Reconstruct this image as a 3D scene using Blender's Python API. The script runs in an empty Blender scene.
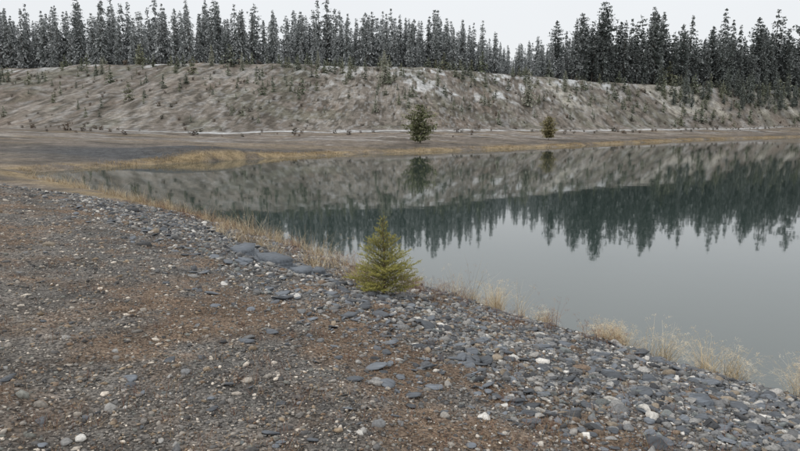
import bpy, math, numpy as np
from math import radians
rng=np.random.default_rng(7)
S=bpy.context.scene
S.view_settings.view_transform='Standard'
S.view_settings.look='None'
S.view_settings.exposure=0

# ---------------------------------------------------------------- noise
_tab=np.random.default_rng(11).random((256,256))
def vn(x,y,o=0):
    x=x+o*17.31; y=y+o*9.77
    xi=np.floor(x).astype(int); yi=np.floor(y).astype(int)
    fx=x-xi; fy=y-yi
    fx=fx*fx*(3-2*fx); fy=fy*fy*(3-2*fy)
    a=_tab[xi%256,yi%256]; b=_tab[(xi+1)%256,yi%256]
    c=_tab[xi%256,(yi+1)%256]; d=_tab[(xi+1)%256,(yi+1)%256]
    return (a*(1-fx)+b*fx)*(1-fy)+(c*(1-fx)+d*fx)*fy
def fbm(x,y,o=0,n=4):
    s=0;a=.5;t=0
    for i in range(n):
        s=s+a*vn(x*2**i,y*2**i,o+i*3); t+=a; a*=.55
    return s/t
def sm(t):
    t=np.clip(t,0,1); return t*t*(3-2*t)

# ---------------------------------------------------------------- layout (metres, water level z=0)
H=3.4
NEAR=[(60,-40),(20,-9),(12,0),(7,5.2),(5.0,7.4),(4.2,8.25),(3.2,9.6),(2.1,10.8),(.82,12.5),(-1.23,15),(-3.5,17.9),(-7.7,23.7),(-13,29.5),(-19,36),(-25,41.5)]
FAR=[(-27,45),(-26,48),(-22.5,54),(-16,62.4),(-7.3,73),(4.1,82),(24,99),(72,150),(122,189),(190,215)]
LAKE=np.array(NEAR+FAR+[(250,200),(260,60),(150,-30)],float)
FOOT=np.array([(60,-40),(20,-9),(12,0),(7,5.2),(5.0,7.4),(4.2,8.25),(3.2,9.6),(2.1,10.8),(.82,12.5),(-1.23,15),(-3.5,17.9),(-7.7,23),(-12,26.5),(-20,29),(-45,33),(-120,36)],float)
def segdist(x,y,P,closed):
    n=len(P); d=np.full(x.shape,1e9)
    for i in range(n if closed else n-1):
        a=P[i]; b=P[(i+1)%n]; ab=b-a
        t=np.clip(((x-a[0])*ab[0]+(y-a[1])*ab[1])/(ab@ab),0,1)
        d=np.minimum(d,np.hypot(x-a[0]-t*ab[0],y-a[1]-t*ab[1]))
    return d
def inside(x,y,P):
    c=np.zeros(x.shape,bool); n=len(P)
    for i in range(n):
        x1,y1=P[i]; x2,y2=P[(i+1)%n]
        if y1==y2: continue
        c^=((y1>y)!=(y2>y))&(x<(x2-x1)*(y-y1)/(y2-y1)+x1)
    return c
NEARPOLY=np.vstack([FOOT,[(-900,40),(-900,-400),(60,-400)]])
CX=[-400,-112,-51,0,40,70,180,330,600]; CY=[220,172,157,165,192,213,268,345,450]
BX=[-400,-112,-51,0,28,75,140,220,400]; BY=[140,118,106,115,140,184,232,275,360]
def crest(x): return np.interp(x,CX,CY)+4*(fbm(x/22,x*0,5)-.5)
def base(x): return np.interp(x,BX,BY)
def fields(x,y):
    sd=segdist(x,y,LAKE,True); ins=inside(x,y,LAKE)
    s=np.where(ins,-sd,sd)
    s=s+(fbm(x/1.6,y/1.6,2)-.5)*np.where(y>40,1.8,.45)
    fd=segdist(x,y,FOOT,False); near=inside(x,y,NEARPOLY)
    fd=np.where(near,fd,-fd)
    return s,fd
def acrest(x,y):   # coordinate running along the slope, so gullies run downhill
    return x+(y-150)*np.interp(x,[-90,-30,10,60,180],[-.25,-.05,.2,.45,.5])
def height(x,y,ret=False):
    x=np.asarray(x,float); y=np.asarray(y,float)
    s,fd=fields(x,y)
    zn=np.interp(fd,[0,.6,2,4,6,8.5,12,20],[.02,.25,.62,1.17,1.52,1.8,1.92,1.97])
    b0,c0=base(x),crest(x)
    sb=np.interp(x,[-30,0],[55,30])
    zb=.2*sm(s/1.2)+2.7*np.clip(s/sb,0,1)
    t=np.clip((y-b0)/(c0-b0),0,1)
    prof=np.interp(t,[0,.1,.3,.93,1],[0,.05,.27,.985,1])
    ac=acrest(x,y)
    gul=fbm(ac/9,y/80,7,3)-.5
    rill=np.abs(fbm(ac/3.2,y/60,8,3)-.5)*2
    topz=np.interp(x,[20,60,180],[15.5,14.6,14.2])
    hill=topz*prof+ (gul*3.0 - (1-rill)*.7*sm((x+10)/50+.2) + (fbm(x/3,y/5,9)-.5)*1.3)*np.sin(np.pi*np.clip(t,0,1))**.7*(t>0)*(t<1)
    zf=zb+hill+(fbm(x/9,y/9,4)-.5)*.6*np.clip(s/6,0,1)
    zf=zf+.9*np.exp(-(((x+21)/9)**2+((y-63)/5)**2))*np.clip(s/2,0,1)
    w=sm(fd/5)*(fd>0)
    w=np.where((s<6)&(fd>0)&(x>-12),1.0*sm(fd/.5),w)
    z=zf*(1-w)+zn*w
    z=z+np.where(y<60,(fbm(x/.8,y/.8,1)-.5)*.10+(fbm(x/.22,y/.22,3)-.5)*.04,0)*np.clip(s/1.5,0,1)
    z=np.where(s<0,np.maximum(-3,.35*s-.02),np.maximum(z,.015+.05*np.clip(s,0,1)))
    if ret: return z,s,fd,t
    return z

# ---------------------------------------------------------------- helpers
def link(o,parent=None):
    S.collection.objects.link(o)
    if parent: o.parent=parent
    return o
def make(name,V,F,mat,col=None,smooth=False,parent=None):
    V=np.ascontiguousarray(V,dtype=np.float32); F=np.ascontiguousarray(F,dtype=np.int32)
    me=bpy.data.meshes.new(name); k=F.shape[1]
    me.vertices.add(len(V)); me.vertices.foreach_set('co',V.ravel())
    me.loops.add(F.size); me.loops.foreach_set('vertex_index',F.ravel())
    me.polygons.add(len(F))
    me.polygons.foreach_set('loop_start',np.arange(len(F),dtype=np.int32)*k)
    me.polygons.foreach_set('loop_total',np.full(len(F),k,dtype=np.int32))
    if smooth: me.polygons.foreach_set('use_smooth',np.ones(len(F),bool))
    if col is not None:
        a=me.attributes.new('Col','FLOAT_COLOR','POINT')
        c=np.ones((len(V),4),np.float32); c[:,:3]=col
        a.data.foreach_set('color',c.ravel())
    me.update(calc_edges=True); me.materials.append(mat)
    return link(bpy.data.objects.new(name,me),parent)
def nodemat(name):
    m=bpy.data.materials.new(name); m.use_nodes=True
    nt=m.node_tree; return m,nt,nt.nodes['Principled BSDF']
def N(nt,t,**k):
    n=nt.nodes.new(t)
    for a,v in k.items():
        if a in n.inputs: n.inputs[a].default_value=v
        else: setattr(n,a,v)
    return n
def mixc(nt,typ,fac,a,b):
    n=nt.nodes.new('ShaderNodeMix'); n.data_type='RGBA'; n.blend_type=typ
    for i,v in ((0,fac),(6,a),(7,b)):
        if isinstance(v,bpy.types.NodeSocket): nt.links.new(v,n.inputs[i])
        else: n.inputs[i].default_value=v
    return n.outputs[2]
def attrmat(name,rough=.9,nscale=0,namt=.3,bump=0,spec=.2,bd=.01,stretch=None):
    m,nt,p=nodemat(name)
    a=N(nt,'ShaderNodeAttribute',attribute_name='Col')
    c=a.outputs['Color']
    p.inputs['Roughness'].default_value=rough
    p.inputs['Specular IOR Level'].default_value=spec
    if nscale:
        tc=N(nt,'ShaderNodeTexCoord'); no=N(nt,'ShaderNodeTexNoise',Scale=nscale,Detail=5.0)
        src=tc.outputs['Object']
        if stretch:
            mp=N(nt,'ShaderNodeMapping'); mp.inputs['Scale'].default_value=stretch; nt.links.new(src,mp.inputs[0]); src=mp.outputs[0]
        nt.links.new(src,no.inputs['Vector'])
        mr=N(nt,'ShaderNodeMapRange'); mr.inputs['From Min'].default_value=.3; mr.inputs['From Max'].default_value=.7
        mr.inputs['To Min'].default_value=1-namt; mr.inputs['To Max'].default_value=1+namt
        nt.links.new(no.outputs['Fac'],mr.inputs['Value'])
        vm=N(nt,'ShaderNodeVectorMath',operation='SCALE')
        nt.links.new(c,vm.inputs[0]); nt.links.new(mr.outputs[0],vm.inputs['Scale'])
        c=vm.outputs[0]
        if bump:
            b=N(nt,'ShaderNodeBump',Strength=bump,Distance=bd); nt.links.new(no.outputs['Fac'],b.inputs['Height'])
            nt.links.new(b.outputs[0],p.inputs['Normal'])
    nt.links.new(c,p.inputs['Base Color'])
    return m

# ---------------------------------------------------------------- ground
def steps(a,b,g,mn,c):
    o=[c]; 
    while o[-1]<b: o.append(o[-1]+max(mn,g*abs(o[-1]-c)))
    q=[c]
    while q[-1]>a: q.append(q[-1]-max(mn,g*abs(q[-1]-c)))
    return np.array(q[::-1]+o[1:])
xs=steps(-900,900,.013,.1,0.); ys=steps(-60,1000,.0085,.1,3.5)
X,Y=np.meshgrid(xs,ys); xf=X.ravel(); yf=Y.ravel()
Z,s,fd,t=height(xf,yf,True)
nx,ny=len(xs),len(ys)
i=np.arange(nx-1)[None,:]+np.arange(ny-1)[:,None]*nx; i=i.ravel()
GF=np.stack([i,i+1,i+nx+1,i+nx],1)
def litter_mask(x,y,fd):
    m=.5*fbm(x/1.6,y/2.2,21,5)+.5*fbm(x/.35,y/.45,22,3)+ .13*sm((fd-3.0)/3)-.05
    return sm((m-.43)/.26)*.85
def C(*a): return np.array(a)
def mx(a,b,f): return a*(1-f[:,None])+b*f[:,None]
n=len(xf); col=np.tile(C(.155,.134,.114),(n,1))
f2=fbm(xf/2.2,yf/2.2,32)
col=mx(col,C(.20,.172,.145),sm((fbm(xf/8,yf/5,31)-.35)/.3))
col=mx(col,C(.10,.088,.074),sm((fbm(xf/5,yf/2.5,42)-.5)/.15)*.8)
gold=np.exp(-((s-.9)/1.2)**2)*sm((f2-.32)/.2)*(fd<0)
col=mx(col,C(.32,.245,.14),gold*.85)
gold2=(t<=0)*(fd<0)*sm((fbm(xf/14,yf/2.5,33)-.54)/.1)
col=mx(col,C(.24,.19,.125),gold2*.45)
dg=np.exp(-(((xf+22)/15)**2+((yf-62)/8)**2))
col=mx(col,C(.085,.087,.09)*1.0,np.clip(dg*1.6,0,1)*sm((s-1.2)/1.2))
mud=(fd<0)*(t<=0)*np.exp(-((s-3.8)/2.2)**2)*sm((fbm(xf/5,yf/3,45)-.4)/.15)
col=mx(col,C(.085,.077,.068),mud*.7)
hf=(t>0)
tex=fbm(xf/1.3,yf/3.0,43); ac=acrest(xf,yf)
hc=mx(np.tile(C(.165,.145,.124),(n,1)),C(.225,.203,.176),sm((fbm(ac/5,yf/30,34)-.42)/.2))
hc=mx(hc,C(.175,.135,.105),sm((fbm(xf/12,yf/12,46)-.5)/.15)*.5)
hc=mx(hc,C(.13,.135,.10),sm((fbm(xf/7,yf/9,47)-.52)/.12)*.5)     # sparse grey-green cover
rill=np.abs(fbm(ac/3.2,yf/60,8,3)-.5)*2
bare=sm((fbm(xf/15,yf/16,35)-.45)/.1)*sm((xf-18)/30)*sm((t-.25)/.2)
hc=mx(hc,C(.38,.36,.31),bare*.85)
hc=mx(hc,C(.14,.125,.11),sm((.16-rill)/.14)*.5*sm((xf+20)/50))  # rill bottoms darkened in the colour to strengthen their faint shading
hc=mx(hc,C(.07,.062,.05),sm((fbm(xf/1.1,yf/2.6,36,5)-.54)/.07)*.75)
hc=hc*(.7+.6*tex)[:,None]
col=mx(col,hc,sm(t/.04)*hf)
b0=base(xf)
road=np.exp(-((yf-b0+2.5)/1.9)**2)*sm((xf+60)/25)
rs=road*sm((fbm(xf/6,yf/1.5,37)-.3)/.2)
up=np.exp(-((t-.93)/.07)**2)*sm((fbm(xf/6,yf/4,38)-.47)/.1)*(t<1.0)*(tex>.46)
st=sm((fbm(xf/5-yf/12,yf/5,39)-.57)/.05)*sm((t-.35)/.2)*hf*(.15+.85*np.exp(-((xf-30)/45)**2))*(t<1)*sm((tex-.42)/.1)
dust=hf*sm((fbm(xf/.6,yf/1.6,44)-.57)/.07)*.22
br=sm((fbm(xf/7,yf/.9,41)-.62)/.06)*(fd<0)*(t<=0)*sm((s-6)/4)*sm((yf-70)/15)
plat=(t>=1)*1.0
snow=np.clip(rs*1.0+up*.75+st*.75+dust+br*.35+plat*.55*sm((fbm(xf/3,yf/3,40)-.35)/.2),0,1)
col=mx(col,C(.62,.64,.65),snow*.85)
tr=np.exp(-((yf-b0+22)/2.2)**2)*(fd<0)*(t<=0)*(xf<-5)
col=mx(col,C(.25,.23,.21),tr*.6)
lm=litter_mask(xf,yf,fd)
nb=mx(np.tile(C(.14,.133,.124),(n,1)),C(.21,.15,.105),lm)
nb=mx(nb,C(.23,.205,.178),sm((fd-6)/3)*.5*(1-lm))
col=mx(col,nb,sm((fd+.2)/1.0))
wet=sm(1-np.abs(s)/.5)
col=mx(col,col*.45,wet*(fd>-1))
gm,nt,p=nodemat('ground_gravel_soil')
a=N(nt,'ShaderNodeAttribute',attribute_name='Col'); tc=N(nt,'ShaderNodeTexCoord')
v1=N(nt,'ShaderNodeTexVoronoi',Scale=60.0)
n1=N(nt,'ShaderNodeTexNoise',Scale=1.1,Detail=10.0,Roughness=.75); n2=N(nt,'ShaderNodeTexNoise',Scale=24.0,Detail=5.0,Roughness=.7)
for q in (v1,n1,n2): nt.links.new(tc.outputs['Object'],q.inputs['Vector'])
def rng_(src,lo,hi,fm=0,to=1):
    r=N(nt,'ShaderNodeMapRange'); r.inputs['From Min'].default_value=fm; r.inputs['From Max'].default_value=to
    r.inputs['To Min'].default_value=lo; r.inputs['To Max'].default_value=hi; nt.links.new(src,r.inputs['Value']); return r.outputs[0]
sep=N(nt,'ShaderNodeSeparateColor'); nt.links.new(v1.outputs['Color'],sep.inputs[0])
k1=rng_(sep.outputs[0],.35,1.75); k2=rng_(n1.outputs['Fac'],.4,1.6,.3,.7); k3=rng_(n2.outputs['Fac'],.6,1.4,.3,.7)
def mul(a_,b_):
    m_=N(nt,'ShaderNodeMath',operation='MULTIPLY'); nt.links.new(a_,m_.inputs[0]); nt.links.new(b_,m_.inputs[1]); return m_.outputs[0]
vm=N(nt,'ShaderNodeVectorMath',operation='SCALE'); nt.links.new(a.outputs['Color'],vm.inputs[0]); nt.links.new(mul(mul(k1,k2),k3),vm.inputs['Scale'])
nt.links.new(vm.outputs[0],p.inputs['Base Color'])
p.inputs['Roughness'].default_value=.92; p.inputs['Specular IOR Level'].default_value=.15
bp=N(nt,'ShaderNodeBump',Strength=.7,Distance=.012); bp.invert=True; nt.links.new(v1.outputs['Distance'],bp.inputs['Height'])
bp2=N(nt,'ShaderNodeBump',Strength=.7,Distance=.18); nt.links.new(n1.outputs['Fac'],bp2.inputs['Height'])
nt.links.new(bp.outputs[0],bp2.inputs['Normal']); nt.links.new(bp2.outputs[0],p.inputs['Normal'])
make('ground',np.stack([xf,yf,Z],1),GF,gm,col,True)

# ---------------------------------------------------------------- water
wm,nt,p=nodemat('still_water')
p.inputs['Base Color'].default_value=(.036,.056,.050,1); p.inputs['Roughness'].default_value=.03
p.inputs['IOR'].default_value=1.78
tc=N(nt,'ShaderNodeTexCoord')
no=N(nt,'ShaderNodeTexNoise',Scale=.9,Detail=3.0); nt.links.new(tc.outputs['Object'],no.inputs['Vector'])
b=N(nt,'ShaderNodeBump',Strength=.08,Distance=.02); nt.links.new(no.outputs['Fac'],b.inputs['Height']); nt.links.new(b.outputs[0],p.inputs['Normal'])
make('lake_water',[(-40,-45,0),(270,-45,0),(270,225,0),(-40,225,0)],[[0,1,2,3]],wm)

# ---------------------------------------------------------------- stones
def ico(sub):
    import bmesh
    bm=bmesh.new(); bmesh.ops.create_icosphere(bm,subdivisions=sub,radius=1)
    V=np.array([v.co[:] for v in bm.verts]); F=np.array([[v.index for v in f.verts] for f in bm.faces]); bm.free(); return V,F
def rockset(sub,k,rough,seed,flat=False):
    V,F=ico(sub); r=np.random.default_rng(seed); out=[]
    for _ in range(k):
        W=V.copy()
        for _ in range(9):
            d=r.normal(size=3); d/=np.linalg.norm(d); c=r.uniform(.35,.8)
            e=np.maximum(W@d-c,0); W=W-e[:,None]*d*.98
        W*= (1+r.normal(size=(len(W),1))*rough)
        W*= np.array([r.uniform(.9,1.6),r.uniform(.7,1.05),r.uniform(.16,.3) if flat else r.uniform(.4,.8)])
        out.append(W)
    return np.array(out),F
def scatter(T,F,P,R,colr):
    n=len(P); k=rng.integers(0,len(T),n); a=rng.uniform(0,6.283,n); tl=rng.normal(0,.3,n)
    W=T[k]*R[:,None,None]
    y2=W[...,1]*np.cos(tl)[:,None]-W[...,2]*np.sin(tl)[:,None]; z2=W[...,1]*np.sin(tl)[:,None]+W[...,2]*np.cos(tl)[:,None]
    ca,sa=np.cos(a)[:,None],np.sin(a)[:,None]
    V=np.stack([W[...,0]*ca-y2*sa+P[:,0:1],W[...,0]*sa+y2*ca+P[:,1:2],z2+P[:,2:3]],-1)
    nv=T.shape[1]; FF=(F[None]+(np.arange(n)*nv)[:,None,None]).reshape(-1,3)
    return V.reshape(-1,3),FF,np.repeat(colr,nv,0)
def stonecol(n,warm=0):
    pal=np.array([(.18,.185,.19),(.11,.117,.127),(.26,.26,.255),(.066,.07,.076),(.37,.365,.35),(.60,.59,.56),(.27,.23,.18),(.19,.145,.11),(.17,.188,.188)])
    pr=np.array([.22,.17,.18,.10,.11,.055,.07,.05,.07]); pr/=pr.sum()
    c=pal[rng.choice(len(pal),n,p=pr)]*rng.uniform(.75,1.25,(n,1))
    w=np.broadcast_to(np.asarray(warm,float),(n,))[:,None]
    return c*(1-w)+c*np.array([1.18,1.06,.93])*w
def polar(n,r0,r1,half=.85):
    r=np.exp(rng.uniform(math.log(r0),math.log(r1),n)); th=rng.uniform(-half,half,n)
    return r*np.sin(th),r*np.cos(th),r
sm_mat=attrmat('stone',.8,60,.3,.5,.3)
x,y,r=polar(120000,2.3,26)
z,s_,fd_,_=height(x,y,True); L=litter_mask(x,y,fd_)
keep=(s_>.05)&(fd_>.0)&(rng.random(len(x))>L*.55)&(rng.random(len(x))>.3*sm((fd_-6)/3))
x,y,z,r,fd_=x[keep],y[keep],z[keep],r[keep],fd_[keep]
R=.0080*(r/3.5)**.55*np.exp(rng.normal(0,.5,len(x)))*(1+.7*sm((5.8-fd_)/2))
T,F=rockset(1,14,.05,3)
Vg,Fg,Cg=scatter(T,F,np.stack([x,y,z+R*.15],1),R,stonecol(len(x),.15+.7*sm((fd_-4)/3)))
make('gravel',Vg,Fg,sm_mat,Cg,False)
x,y,r=polar(17000,2.6,30)
z,s_,fd_,_=height(x,y,True)
band=sm((6.2-fd_)/2.2)*(.3+.9*sm((fbm(x/1.1,y/1.1,51)-.38)/.22))
keep=(s_>-.1)&(fd_>.0)&(rng.random(len(x))<band*.7+.035)
x,y,z,r,fd_=x[keep],y[keep],z[keep],r[keep],fd_[keep]
R=np.clip(.021*(r/4)**.35*np.exp(rng.normal(0,.5,len(x))),.010,.1)
T,F=rockset(2,16,.035,4)
V,F2,Cc=scatter(T,F,np.stack([x,y,z+R*.2],1),R,stonecol(len(x),.1))
make('bank_stones',V,F2,sm_mat,Cc,False)
x,y,r=polar(7500,2.6,22)
z,s_,fd_,_=height(x,y,True)
keep=(s_>-.05)&(fd_>.0)&(rng.random(len(x))<sm((6.4-fd_)/2.5)*.8+.03)
x,y,z,r=x[keep],y[keep],z[keep],r[keep]
R=np.clip(.034*(r/4)**.35*np.exp(rng.normal(0,.45,len(x))),.015,.13)
T,F=rockset(2,14,.01,14,True)
cc=np.array([.115,.128,.145])*rng.uniform(.5,1.6,(len(x),1))
slate_mat=attrmat('slate',.62,14,.35,.6,.4,.02,(1,3.5,1))
V,F2,Cc=scatter(T,F,np.stack([x,y,z+R*.18],1),R,cc)
make('slate_chips',V,F2,slate_mat,Cc,False)
x=rng.uniform(1.0,4.2,130); y=rng.uniform(2.9,6.5,130)
z,s_,fd_,_=height(x,y,True); k=(fd_>.3)&(fd_<5.6); x,y,z=x[k],y[k],z[k]
R=rng.uniform(.03,.075,len(x)); cc=stonecol(len(x),.2); pale=rng.random(len(x))<.35; cc[pale]=np.array([.52,.50,.46])*rng.uniform(.7,1.1,(pale.sum(),1))
T,F=rockset(3,12,.008,9)
V,F2,Cc=scatter(T,F,np.stack([x,y,z+R*.22],1),R,cc)
make('cobbles',V,F2,sm_mat,Cc,True)
def slab(cx,cy,lx,ly,h,rot,seed):
    """stack of split slate layers with angular outlines"""
    r=np.random.default_rng(seed); z0=float(height(np.array([cx]),np.array([cy]))[0])
    V=[];F=[]; sx,sy=r.uniform(-.08,.08),r.uniform(.12,.22); nl=4; zc=-.06; o=0
    k=6; an=np.sort(np.linspace(0,6.283,k,endpoint=False)+r.uniform(-.4,.4,k)); rad=r.uniform(.7,1.15,k)
    for l_ in range(nl):
        th=(h+.06)/nl; sc=1-.07*l_; q2=rad*(1+r.uniform(-.09,.05,k)); ox,oy=r.uniform(-.03,.03,2)
        for zz in (zc,zc+th*.93):
            for a_,q in zip(an,q2):
                px,py=math.cos(a_)*q*lx*sc+ox,math.sin(a_)*q*ly*sc+oy
                V.append((cx+px*math.cos(rot)-py*math.sin(rot),cy+px*math.sin(rot)+py*math.cos(rot),z0+zz+px*sx+py*sy))
        px,py=ox,oy; V.append((cx+px,cy+py,z0+zc+th*.93+px*sx+py*sy))
        for i_ in range(k):
            j=(i_+1)%k; F+=[[o+i_,o+j,o+k+j],[o+i_,o+k+j,o+k+i_],[o+k+i_,o+k+j,o+2*k]]
        o+=2*k+1; zc+=th
    return np.array(V),np.array(F)
for j,(cx,cy,lx,ly,h,ro) in enumerate([(-2.15,10.3,.46,.36,.13,.3),(-2.85,11.1,.34,.28,.12,-.4),(-1.6,9.75,.28,.2,.09,.9),(-2.5,9.85,.2,.16,.06,2.),(-1.4,10.3,.22,.17,.08,1.4),(2.1,5.9,.12,.10,.05,.4),(2.7,5.3,.15,.11,.05,-.3)]):
    V,F=slab(cx,cy,lx,ly,h,ro,60+j)
    make('slate_slab',V,F,slate_mat,np.tile(np.array([.145,.165,.19])*(.8+.1*(j%4)),(len(V),1)))

# ---------------------------------------------------------------- blades
def blades(P,L,W,az,lean,curve,colr,seg=4):
    n=len(P); tt=np.linspace(0,1,seg+1)[None,:]
    ang=lean[:,None]+curve[:,None]*tt
    dl=L[:,None]/seg
    hx=np.cumsum(np.sin(ang)*dl,1)-np.sin(ang[:,:1])*dl; hz=np.cumsum(np.cos(ang)*dl,1)-np.cos(ang[:,:1])*dl
    cx=P[:,0:1]+hx*np.cos(az)[:,None]; cy=P[:,1:2]+hx*np.sin(az)[:,None]; cz=P[:,2:3]+hz
    tw=az+rng.uniform(.6,2.5,n); w=W[:,None]*(1-tt*.8)
    ox=np.cos(tw)[:,None]*w; oy=np.sin(tw)[:,None]*w
    A=np.stack([cx-ox,cy-oy,cz],-1); B=np.stack([cx+ox,cy+oy,cz],-1)
    V=np.stack([A,B],2).reshape(n,-1,3); nv=V.shape[1]
    f=np.array([[2*i_,2*i_+1,2*i_+3,2*i_+2] for i_ in range(seg)])
    F=(f[None]+(np.arange(n)*nv)[:,None,None]).reshape(-1,4)
    return V.reshape(-1,3),F,np.repeat(colr,nv,0),np.stack([cx[:,-1],cy[:,-1],cz[:,-1]],1)
def merge(L):
    V=[];F=[];Cc=[];o=0
    for v,f,c in L: V.append(v);F.append(f+o);Cc.append(c);o+=len(v)
    return np.vstack(V),np.vstack(F),np.vstack(Cc)
grass_mat=attrmat('dry_grass',.85)
x,y,r=polar(110000,2.3,20)
z,s_,fd_,_=height(x,y,True); L=litter_mask(x,y,fd_)
k=(s_>.3)&(fd_>.3)&(rng.random(len(x))<L*.85+.06); x,y,z,r=x[k],y[k],z[k],r[k]; n=len(x)
pal=np.array([(.21,.125,.08),(.29,.20,.13),(.40,.32,.22),(.15,.10,.07),(.23,.11,.06),(.2,.16,.12)])
cc=pal[rng.integers(0,6,n)]*rng.uniform(.6,1.35,(n,1))
V,F,Cc,_=blades(np.stack([x,y,z+.002],1),rng.uniform(.012,.04,n)*(r/4)**.4,.0012*(r/3)**.7*np.ones(n),rng.uniform(0,6.28,n),rng.uniform(.5,1.5,n),rng.uniform(-.3,.5,n),cc,2)
make('dry_grass_litter',V,F,grass_mat,Cc)

def along(P,n,a,b):
    P=np.array(P,float); d=np.r_[0,np.cumsum(np.hypot(*np.diff(P,axis=0).T))]; u=rng.uniform(a,b,n)
    return np.interp(u,d,P[:,0]),np.interp(u,d,P[:,1])
def tufts(cx,cy,nb,Lm,W,spread,pal,plume=.0,hv=.25):
    n=len(cx)*nb; ci=np.repeat(np.arange(len(cx)),nb)
    hs=np.exp(rng.normal(0,hv,len(cx)))[ci]
    px=cx[ci]+rng.normal(0,spread,n); py=cy[ci]+rng.normal(0,spread,n)
    pz=np.maximum(height(px,py),-.05)
    dirb=rng.uniform(0,6.28,len(cx))[ci]
    az=dirb+rng.normal(0,1.3,n)
    L_=Lm*hs*rng.uniform(.45,1.1,n)
    c=np.array(pal)[rng.integers(0,len(pal),n)]*rng.uniform(.7,1.15,(n,1))
    V,F,Cc,tip=blades(np.stack([px,py,pz],1),L_,W*np.ones(n),az,np.abs(rng.normal(.12,.22,n)),rng.uniform(.1,1.5,n),c)
    out=[(V,F,Cc)]
    if plume>0:
        k=np.where(rng.random(n)<plume)[0]; kk=np.repeat(k,12); m=len(kk)
        tp=tip[kk]+rng.normal(0,.013,(m,3))-np.stack([np.cos(az[kk]),np.sin(az[kk]),-.2*np.ones(m)],1)*rng.uniform(0,.08,m)[:,None]
        V,F,Cc,_=blades(tp,rng.uniform(.02,.05,m),.0019*np.ones(m),az[kk]+rng.normal(0,.7,m),rng.uniform(.6,2.2,m),rng.uniform(0,.6,m),c[kk]*1.1,2)
        out.append((V,F,Cc))
    return out
straw=[(.62,.52,.36),(.54,.43,.27),(.70,.62,.47),(.40,.30,.18),(.28,.19,.12)]
rust=[(.18,.09,.06),(.23,.12,.08),(.13,.07,.055),(.28,.18,.11)]
parts=[]
nn=260
x,y=along(NEAR[3:12],nn,0,22); nrm=rng.uniform(-.1,.7,nn); x=x-.79*nrm; y=y-.61*nrm
keep=rng.random(nn)<.08+.95*sm((fbm(x/.7,y/.7,71)-.5)/.12); parts+=tufts(x[keep],y[keep],26,.26,.0023,.045,straw,.15,.4)
bx=np.array([3.15,3.35,4.15,4.35,2.45,5.05,1.75,5.5,3.3,4.9,3.75]); by=np.array([9.3,9.05,8.0,7.75,10.15,6.85,10.85,6.3,9.2,7.0,8.5])
for j in range(len(bx)):
    parts+=tufts(bx[j:j+1],by[j:j+1],int(rng.uniform(110,240)),rng.uniform(.38,.62),.0028,rng.uniform(.06,.10),straw[:3],.5,.1)
nn=420
x,y=along(NEAR[8:15],nn,0,36); nrm=rng.uniform(-.2,1.2,nn); x=x-.79*nrm; y=y-.61*nrm
keep=rng.random(nn)<.08+.95*sm((fbm(x/1.3,y/1.3,72)-.48)/.13)
parts+=tufts(x[keep],y[keep],22,.40,.0042,.11,straw,.08,.4)
nn=60
x=rng.uniform(-4.6,-.5,nn); y=12.4-(x+2.4)*1.35+rng.normal(0,.5,nn); 
keep=rng.random(nn)<.15+.95*sm((fbm(x/.7,y/.7,73)-.47)/.13)
parts+=tufts(x[keep],y[keep],26,.50,.0028,.07,straw,.2,.35)
V,F,Cc=merge(parts); make('shoreline_grass',V,F,grass_mat,Cc)
nn=2600
x,y=along(FAR,nn,0,230); nrm=rng.uniform(0,2.2,nn)
s0=fields(x-.6*nrm,y+.7*nrm)[0]; xx=np.where(s0>0,x-.6*nrm,x+.3*nrm); yy=np.where(s0>0,y+.7*nrm,y+nrm)
k=rng.random(nn)<.2+.8*sm((fbm(xx/6,yy/6,77)-.42)/.15)
parts=tufts(xx[k],yy[k],10,.25,.015,.3,[(.36,.27,.15),(.42,.33,.20),(.24,.18,.11)]); V,F,Cc=merge(parts); make('far_shore_grass',V,F,grass_mat,Cc)
parts=[]
nn=260
x,y=along(NEAR[4:13],nn,1.5,24); nrm=rng.uniform(.3,1.9,nn); x=x-.79*nrm; y=y-.61*nrm
keep=rng.random(nn)<sm((fbm(x/.9,y/.9,81)-.42)/.12)+.1
parts+=tufts(x[keep],y[keep],12,.30,.0022,.05,rust,.75)
x=rng.normal(-.35,.9,34)-.2; y=10.0-(x+.3)*.9+rng.normal(0,.35,34)
parts+=tufts(x,y,14,.28,.0018,.05,rust+straw[1:2],.5)
x,y,r=polar(560,3,16); s_,fd_=fields(x,y); k=(fd_>1.2); x,y=x[k],y[k]
parts+=tufts(x,y,18,.085,.0014,.04,rust+straw[3:4],0)
V,F,Cc=merge(parts); make('dry_weeds',V,F,grass_mat,Cc)

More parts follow.
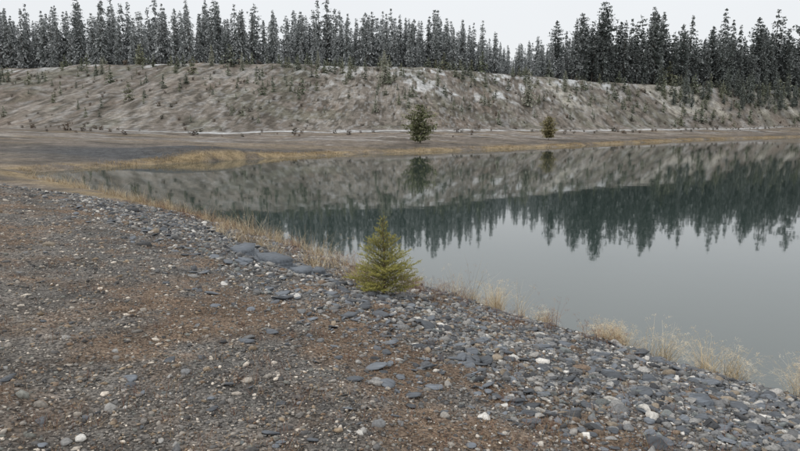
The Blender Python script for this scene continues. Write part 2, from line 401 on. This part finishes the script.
# ---------------------------------------------------------------- conifers
def conifer(seed,R=.16,cb=.08,n_l=46,droop=.35,pine=False,size=.045,pw=.85,nb=9):
    r=np.random.default_rng(seed); V=[];F=[];K=[]
    k=5; tr=.010
    lx,ly=r.normal(0,.01,2)
    for i_ in range(7):
        h=i_/6
        for j in range(k):
            a_=j/k*6.283; q=tr*(1-h*.93)*(1.5 if i_==0 else 1); V.append((math.cos(a_)*q+lx*math.sin(h*3),math.sin(a_)*q+ly*math.sin(h*3),h*.99-.01)); K.append(-1)
    for i_ in range(6):
        for j in range(k): F.append([i_*k+j,i_*k+(j+1)%k,(i_+1)*k+(j+1)%k,(i_+1)*k+j])
    V=[np.array(V)];F=[np.array(F)];K=[np.array(K,float)];o=len(V[0])
    lob=r.uniform(0,6.28,4)
    for li in range(n_l):
        h=cb+(1-cb)*((li+r.uniform(-.4,.4))/n_l); h=min(max(h,cb*.8),.985)
        q=(h-cb)/(1-cb); q=max(q,0)
        Rm=R*((1-q)**pw)*(min(1,.5+q*4)) if not pine else R*(max(0.02,math.sin(math.pi*min(1,(q*.9+.12))))**.6)
        Rm*= .92+.2*math.sin(h*23+lob[0])+r.uniform(-.14,.14)
        Rm+=.010
        for b_ in range(max(3,int(nb*(1-.4*q)))):
            if r.random()<.1: continue
            a_=r.uniform(0,6.283); Lb=Rm*r.uniform(.6,1.15)*(1+.18*math.sin(a_*2+lob[1]))
            up=(.35*q-.1) if not pine else .25
            m=max(3,int(3+Lb/size*1.9)); tt=(np.arange(m)+r.random(m)*.8)/m*.85+.15
            rad=Lb*tt; zz=h+up*rad-droop*Lb*tt**2+r.normal(0,size*.12,m)
            cx=np.cos(a_)*rad+r.normal(0,size*.25,m)*-math.sin(a_); cy=np.sin(a_)*rad+r.normal(0,size*.25,m)*math.cos(a_)
            d=a_+r.normal(0,.75,m); sl=size*r.uniform(.6,1.25,m)*(1.15-.45*tt)*(1-.4*q); sw=sl*r.uniform(.2,.42,m)
            dz=-r.uniform(-.1,.9,m) if not pine else r.uniform(-.4,.8,m)
            ux,uy=np.cos(d),np.sin(d)
            tilt=r.normal(0,1.1,m)*sw
            P0=np.stack([cx-ux*sl*.5,cy-uy*sl*.5,zz-dz*sl*.3],1); P2=np.stack([cx+ux*sl*.5,cy+uy*sl*.5,zz+dz*sl*.5],1)
            S1=np.stack([-uy*sw,ux*sw,tilt],1); Cn=np.stack([cx,cy,zz],1)
            Q=np.stack([P0,Cn+S1,P2,Cn-S1],1).reshape(-1,3)
            V.append(Q); F.append(np.arange(4*m).reshape(m,4)+o); o+=4*m
            fr=np.clip(.12+.55*tt**1.3+.12*q+r.normal(0,.08,m),0,1); K.append(np.repeat(fr,4)*np.tile([.75,.95,1.15,.95],m))
    return np.vstack(V),np.vstack(F),np.concatenate(K)
def treecol(K,green,frost,lev,bark=(.12,.105,.095)):
    f=np.clip(K*lev,0,1)[:,None]; c=np.array(green)*(1-f)+np.array(frost)*f
    c[K<0]=bark; return c
fol=attrmat('conifer_foliage',.9)
spr=[conifer(100+i_,R=r0,cb=cb,n_l=32,droop=.5,size=.046,nb=7) for i_,(r0,cb) in enumerate([(.20,.08),(.18,.05),(.23,.12),(.16,.14),(.21,.06),(.19,.1)])]
pin=[conifer(200+i_,R=r0,cb=cb,n_l=24,droop=.1,size=.055,pine=True,nb=7) for i_,(r0,cb) in enumerate([(.15,.25),(.17,.2),(.14,.3)])]
def place(T,x,y,h,green,frost,lev,wide=1.0,z=None):
    V,F,K=T; a_=rng.uniform(0,6.283); ca,sa=math.cos(a_),math.sin(a_)
    if z is None: z=float(height(np.array([x]),np.array([y]))[0])
    W=np.stack([(V[:,0]*ca-V[:,1]*sa)*h*wide+x,(V[:,0]*sa+V[:,1]*ca)*h*wide+y,V[:,2]*h+z-.05],1)
    return W,F,treecol(K,green,frost,lev)
def hx(x): return np.interp(x,[-120,-50,0,20,34,48,58,100,180,250],[14.5,14,14,13,9.5,11.5,17,16,19,20])
parts=[]
NT=1600
tx=rng.uniform(-150,270,NT); dep=rng.exponential(18,NT)+1
for i_ in range(NT):
    x_=tx[i_]; y_=float(crest(np.array([x_]))[0])+dep[i_]
    right=float(sm(np.array((x_-46)/16)))
    hh=hx(x_)*math.exp(rng.normal(0,.17+.07*right))*(.85 if dep[i_]<6 else 1)
    if rng.random()<.25: hh*=.55
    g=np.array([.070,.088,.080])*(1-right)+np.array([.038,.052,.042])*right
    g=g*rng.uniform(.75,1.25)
    mist=min(1,dep[i_]/45)
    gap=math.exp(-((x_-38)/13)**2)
    g=g+np.array([.14,.15,.155])*mist*(.7+1.2*gap)  # mist painted in: trees deeper behind the crest are paler, most at the gap
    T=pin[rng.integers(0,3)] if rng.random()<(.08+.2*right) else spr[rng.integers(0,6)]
    parts.append(place(T,x_,y_,hh,g,(.55,.57,.58),(1.15-.6*right+.3*mist)*rng.uniform(.8,1.2),1.0))  # frost level also rises with depth as part of the painted mist
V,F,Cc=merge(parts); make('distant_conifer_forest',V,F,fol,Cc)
low=[conifer(350+j,R=r0,cb=.03,n_l=12,droop=.3,size=.11,nb=6) for j,r0 in enumerate([.3,.38,.33])]
parts=[]
for i_ in range(850):
    x_=rng.uniform(-100,200); b_=float(base(np.array([x_]))[0]); c_=float(crest(np.array([x_]))[0]); q=rng.random()**.5*1.02
    if rng.random()>.3+.9*float(sm(np.array((fbm(np.array([x_/9.]),np.array([q*4.]),90)[0]-.42)/.15))): continue
    k_=rng.random()
    h_=rng.uniform(.8,2.5)*(1.5 if x_>60 else 1)*(1.4 if q>.7 else 1)*(1.7 if rng.random()<.12 else 1)
    g_=[(.09,.11,.06),(.14,.145,.08),(.055,.07,.048)][rng.integers(0,3)]
    parts.append(place(low[rng.integers(0,3)],x_,b_+(c_-b_)*q,h_,g_,(.48,.50,.42),.5+.5*k_,1.15))
for i_ in range(110):
    x_=rng.uniform(90,240); b_=float(base(np.array([x_]))[0]); c_=float(crest(np.array([x_]))[0])
    parts.append(place(spr[rng.integers(0,6)],x_,b_+(c_-b_)*rng.uniform(.45,1),rng.uniform(3,10),(.05,.066,.05),(.45,.48,.46),.7,1.2))
V,F,Cc=merge(parts); make('hillside_saplings',V,F,fol,Cc)
parts=[]
bush=conifer(300,R=.8,cb=.02,n_l=7,droop=.1,size=.25,pine=True,nb=6)
for i_ in range(600):
    x_=rng.uniform(-95,200); b_=float(base(np.array([x_]))[0]); c_=float(crest(np.array([x_]))[0]); q=rng.uniform(-.35,1)
    y_=b_+(c_-b_)*q
    if fields(np.array([x_]),np.array([y_]))[0][0]<2: continue
    g=[(.085,.065,.055),(.14,.11,.08),(.07,.07,.05),(.15,.11,.08)][rng.integers(0,4)]
    parts.append(place(bush,x_,y_,rng.uniform(.3,.9)*(1.7 if rng.random()<.1 else 1),g,(.36,.33,.29),.5))
V,F,Cc=merge(parts); make('hillside_brush',V,F,fol,Cc)
def tree(name,T,x,y,h,g,f,lev,wide=1):
    V,F,Cc=place(T,x,y,h,g,f,lev,wide); make(name,V,F,fol,Cc)
bushy=conifer(400,R=.40,cb=.08,n_l=26,droop=.05,size=.07,pine=True,nb=15)
bushy2=conifer(401,R=.42,cb=.10,n_l=24,droop=.05,size=.075,pine=True,nb=15)
tree('pine_tree',bushy,2.9,89.5,5.6,(.10,.115,.06),(.33,.33,.2),.85,1.05)
tree('pine_tree',bushy2,26.5,112,4.3,(.14,.13,.065),(.40,.35,.2),.85,1.1)
mid=[conifer(410+j,R=.26,cb=.04,n_l=26,droop=.35,size=.06,nb=9) for j in range(3)]
for (x_,y_,h_) in [(-3.5,148,7.5),(-4,159,5),(-45,153,5),(-37,150,4.4),(33,163,9.5),(9,152,4.5),(-70,150,4),(20,150,3.6),(48,185,6),(-20,156,4.5),(-12,150,4),(-5,128,3.5),(-32,120,2.4),(-62,122,2.2)]:
    tree('spruce_sapling',mid[rng.integers(0,3)],x_,y_,h_,(.12,.13,.085),(.58,.58,.50),1.0,1.0)
big=[conifer(500+j,R=r0,cb=.18,n_l=44,droop=.1,size=.04,pine=True,nb=9) for j,r0 in enumerate([.17,.145,.19])]
for (x_,y_,h_) in [(69,217,27),(60,212,22.5),(50,205,18.5),(76,222,21),(92,232,24),(118,243,23),(142,255,28),(158,262,25),(130,250,20),(-85,170,16),(-112,178,16)]:
    r_=x_>0
    tree('tall_pine_tree',big[rng.integers(0,3)],x_,y_,h_,(.038,.05,.042) if r_ else (.07,.085,.08),(.5,.53,.54),.5 if r_ else .9,1.0)

# ---------------------------------------------------------------- foreground young spruce
def spruce(name,x0,y0,Ht,Rb):
    z0=float(height(np.array([x0]),np.array([y0]))[0])
    root=link(bpy.data.objects.new(name,None)); root.location=(x0,y0,z0)
    r=np.random.default_rng(5); V=[];F=[];k=8
    for i_ in range(9):
        h=i_/8
        for j in range(k):
            a_=j/k*6.283; q=.022*(1-h*.9); V.append((math.cos(a_)*q+.02*math.sin(h*4),math.sin(a_)*q,h*Ht-.05))
    for i_ in range(8):
        for j in range(k): F.append([i_*k+j,i_*k+(j+1)%k,(i_+1)*k+(j+1)%k,(i_+1)*k+j])
    bark=attrmat('bark',.9,30,.3)
    make('trunk',np.array(V),np.array(F),bark,np.tile([.14,.10,.07],(len(V),1)),True,root)
    A=[];D=[];Ln=[];G=[]
    def seg(a_,d,l,g): A.append(a_);D.append(d/np.linalg.norm(d));Ln.append(l);G.append(g)
    nl=12
    for li in range(nl):
        q=(li+.1)/nl; h=.04+q*.87
        R_=Rb*(1-q)**.95*min(1,.85+q*2)*(1.0 if q<.5 else .88)+.05
        nbr=13 if q<.4 else (9 if q<.7 else 5); a0=r.uniform(0,6.28)
        for b_ in range(nbr):
            a_=a0+b_/nbr*6.283+r.normal(0,.2); L_=R_*r.uniform(.6,1.2); el=.16+.85*q**1.1+r.normal(0,.14)
            d=np.array([math.cos(a_)*math.cos(el),math.sin(a_)*math.cos(el),math.sin(el)])
            st=np.array([.02*math.sin(h*4),0,h*Ht+r.normal(0,.025)])
            seg(st,d,L_,.6)
            side=np.array([-math.sin(a_),math.cos(a_),0])
            m=int(L_/.034)
            for j in range(m):
                u_=(j+1.2)/(m+1)
                if u_<.2: continue
                p_=st+d*L_*u_
                sg=1 if j%2 else -1
                dd=d*.8+side*sg*r.uniform(.55,.9)+np.array([0,0,r.normal(.2,.25)])
                seg(p_,dd,(L_*(1-u_)*.5+.06)*r.uniform(.7,1.15),u_)
    seg(np.array([.0,0,Ht*.90]),np.array([.03,0,1]),Ht*.15,1)
    for j in range(5): seg(np.array([0,0,Ht*.93]),np.array([math.cos(j*1.26),math.sin(j*1.26),1.2]),.09,1)
    A=np.array(A);D=np.array(D);Ln=np.array(Ln);G=np.array(G)
    n=len(A); side=np.cross(D,[0,0,1.]); side/=np.linalg.norm(side,axis=1)[:,None]+1e-6
    w=.0025
    Vt=np.stack([A-side*w,A+side*w,A+D*Ln[:,None]+side*w*.4,A+D*Ln[:,None]-side*w*.4],1).reshape(-1,3)
    make('twigs',Vt,np.arange(4*n).reshape(n,4),bark,np.tile([.2,.13,.08],(len(Vt),1)),False,root)
    cnt=np.maximum(3,(Ln/.0030).astype(int)); idx=np.repeat(np.arange(n),cnt); m=len(idx)
    u_=r.random(m); P=A[idx]+D[idx]*(Ln[idx]*u_)[:,None]
    rv=r.normal(size=(m,3)); rv-= (rv*D[idx]).sum(1)[:,None]*D[idx]; rv/=np.linalg.norm(rv,axis=1)[:,None]; rv[:,2]+=.25
    nd=D[idx]*.75+rv; nd/=np.linalg.norm(nd,axis=1)[:,None]
    l=r.uniform(.012,.023,m); sd=np.cross(nd,r.normal(size=(m,3))); sd/=np.linalg.norm(sd,axis=1)[:,None]; sd*=.0019
    Q=np.stack([P-sd,P+sd,P+nd*l[:,None]+sd*.5,P+nd*l[:,None]-sd*.5],1).reshape(-1,3)
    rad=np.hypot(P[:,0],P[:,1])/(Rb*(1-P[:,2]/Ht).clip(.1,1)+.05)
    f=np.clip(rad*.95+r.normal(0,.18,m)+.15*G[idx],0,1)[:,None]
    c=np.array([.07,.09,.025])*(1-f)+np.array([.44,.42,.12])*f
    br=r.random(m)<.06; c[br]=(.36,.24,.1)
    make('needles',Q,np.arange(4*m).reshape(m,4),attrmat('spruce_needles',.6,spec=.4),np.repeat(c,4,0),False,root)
spruce('young_spruce_tree',-.25,9.1,1.20,.58)

# ---------------------------------------------------------------- light and sky
w=bpy.data.worlds.new('World'); S.world=w; w.use_nodes=True; nt=w.node_tree
bg=nt.nodes['Background']; bg.inputs['Strength'].default_value=.1
sky=N(nt,'ShaderNodeTexSky'); sky.sky_type='NISHITA'; sky.sun_disc=False; sky.sun_elevation=radians(38); sky.sun_rotation=radians(-120)
tc=N(nt,'ShaderNodeTexCoord'); sp=N(nt,'ShaderNodeSeparateXYZ'); nt.links.new(tc.outputs['Generated'],sp.inputs[0])
cr=N(nt,'ShaderNodeValToRGB'); nt.links.new(sp.outputs['Z'],cr.inputs[0])
e=cr.color_ramp.elements; e[0].position=0; e[0].color=(.80,.81,.82,1); e[1].position=1; e[1].color=(1.0,1.0,1.0,1)
x_=e.new(.2); x_.color=(.82,.84,.86,1); x_=e.new(.42); x_.color=(1.0,1.0,1.0,1)
no=N(nt,'ShaderNodeTexNoise',Scale=1.6,Detail=4.0); nt.links.new(tc.outputs['Generated'],no.inputs['Vector'])
r_=N(nt,'ShaderNodeMapRange'); r_.inputs['To Min'].default_value=9.6; r_.inputs['To Max'].default_value=12.2; nt.links.new(no.outputs['Fac'],r_.inputs['Value'])
vs=N(nt,'ShaderNodeVectorMath',operation='SCALE'); nt.links.new(cr.outputs[0],vs.inputs[0]); nt.links.new(r_.outputs[0],vs.inputs['Scale'])
nt.links.new(mixc(nt,'MIX',.93,sky.outputs[0],vs.outputs[0]),bg.inputs['Color'])
sl=bpy.data.lights.new('sun','SUN'); sl.energy=.85; sl.angle=radians(25); sl.color=(1,.98,.95)
so=link(bpy.data.objects.new('sun',sl)); so.rotation_euler=(radians(52),0,radians(-60)); so.location=(0,0,50)

# ---------------------------------------------------------------- camera
cd=bpy.data.cameras.new('camera'); cd.lens=28; cd.sensor_width=36; cd.clip_start=.05; cd.clip_end=3000
co=link(bpy.data.objects.new('camera',cd)); co.location=(0,0,H); co.rotation_euler=(radians(90-9.13),0,0)
S.camera=co
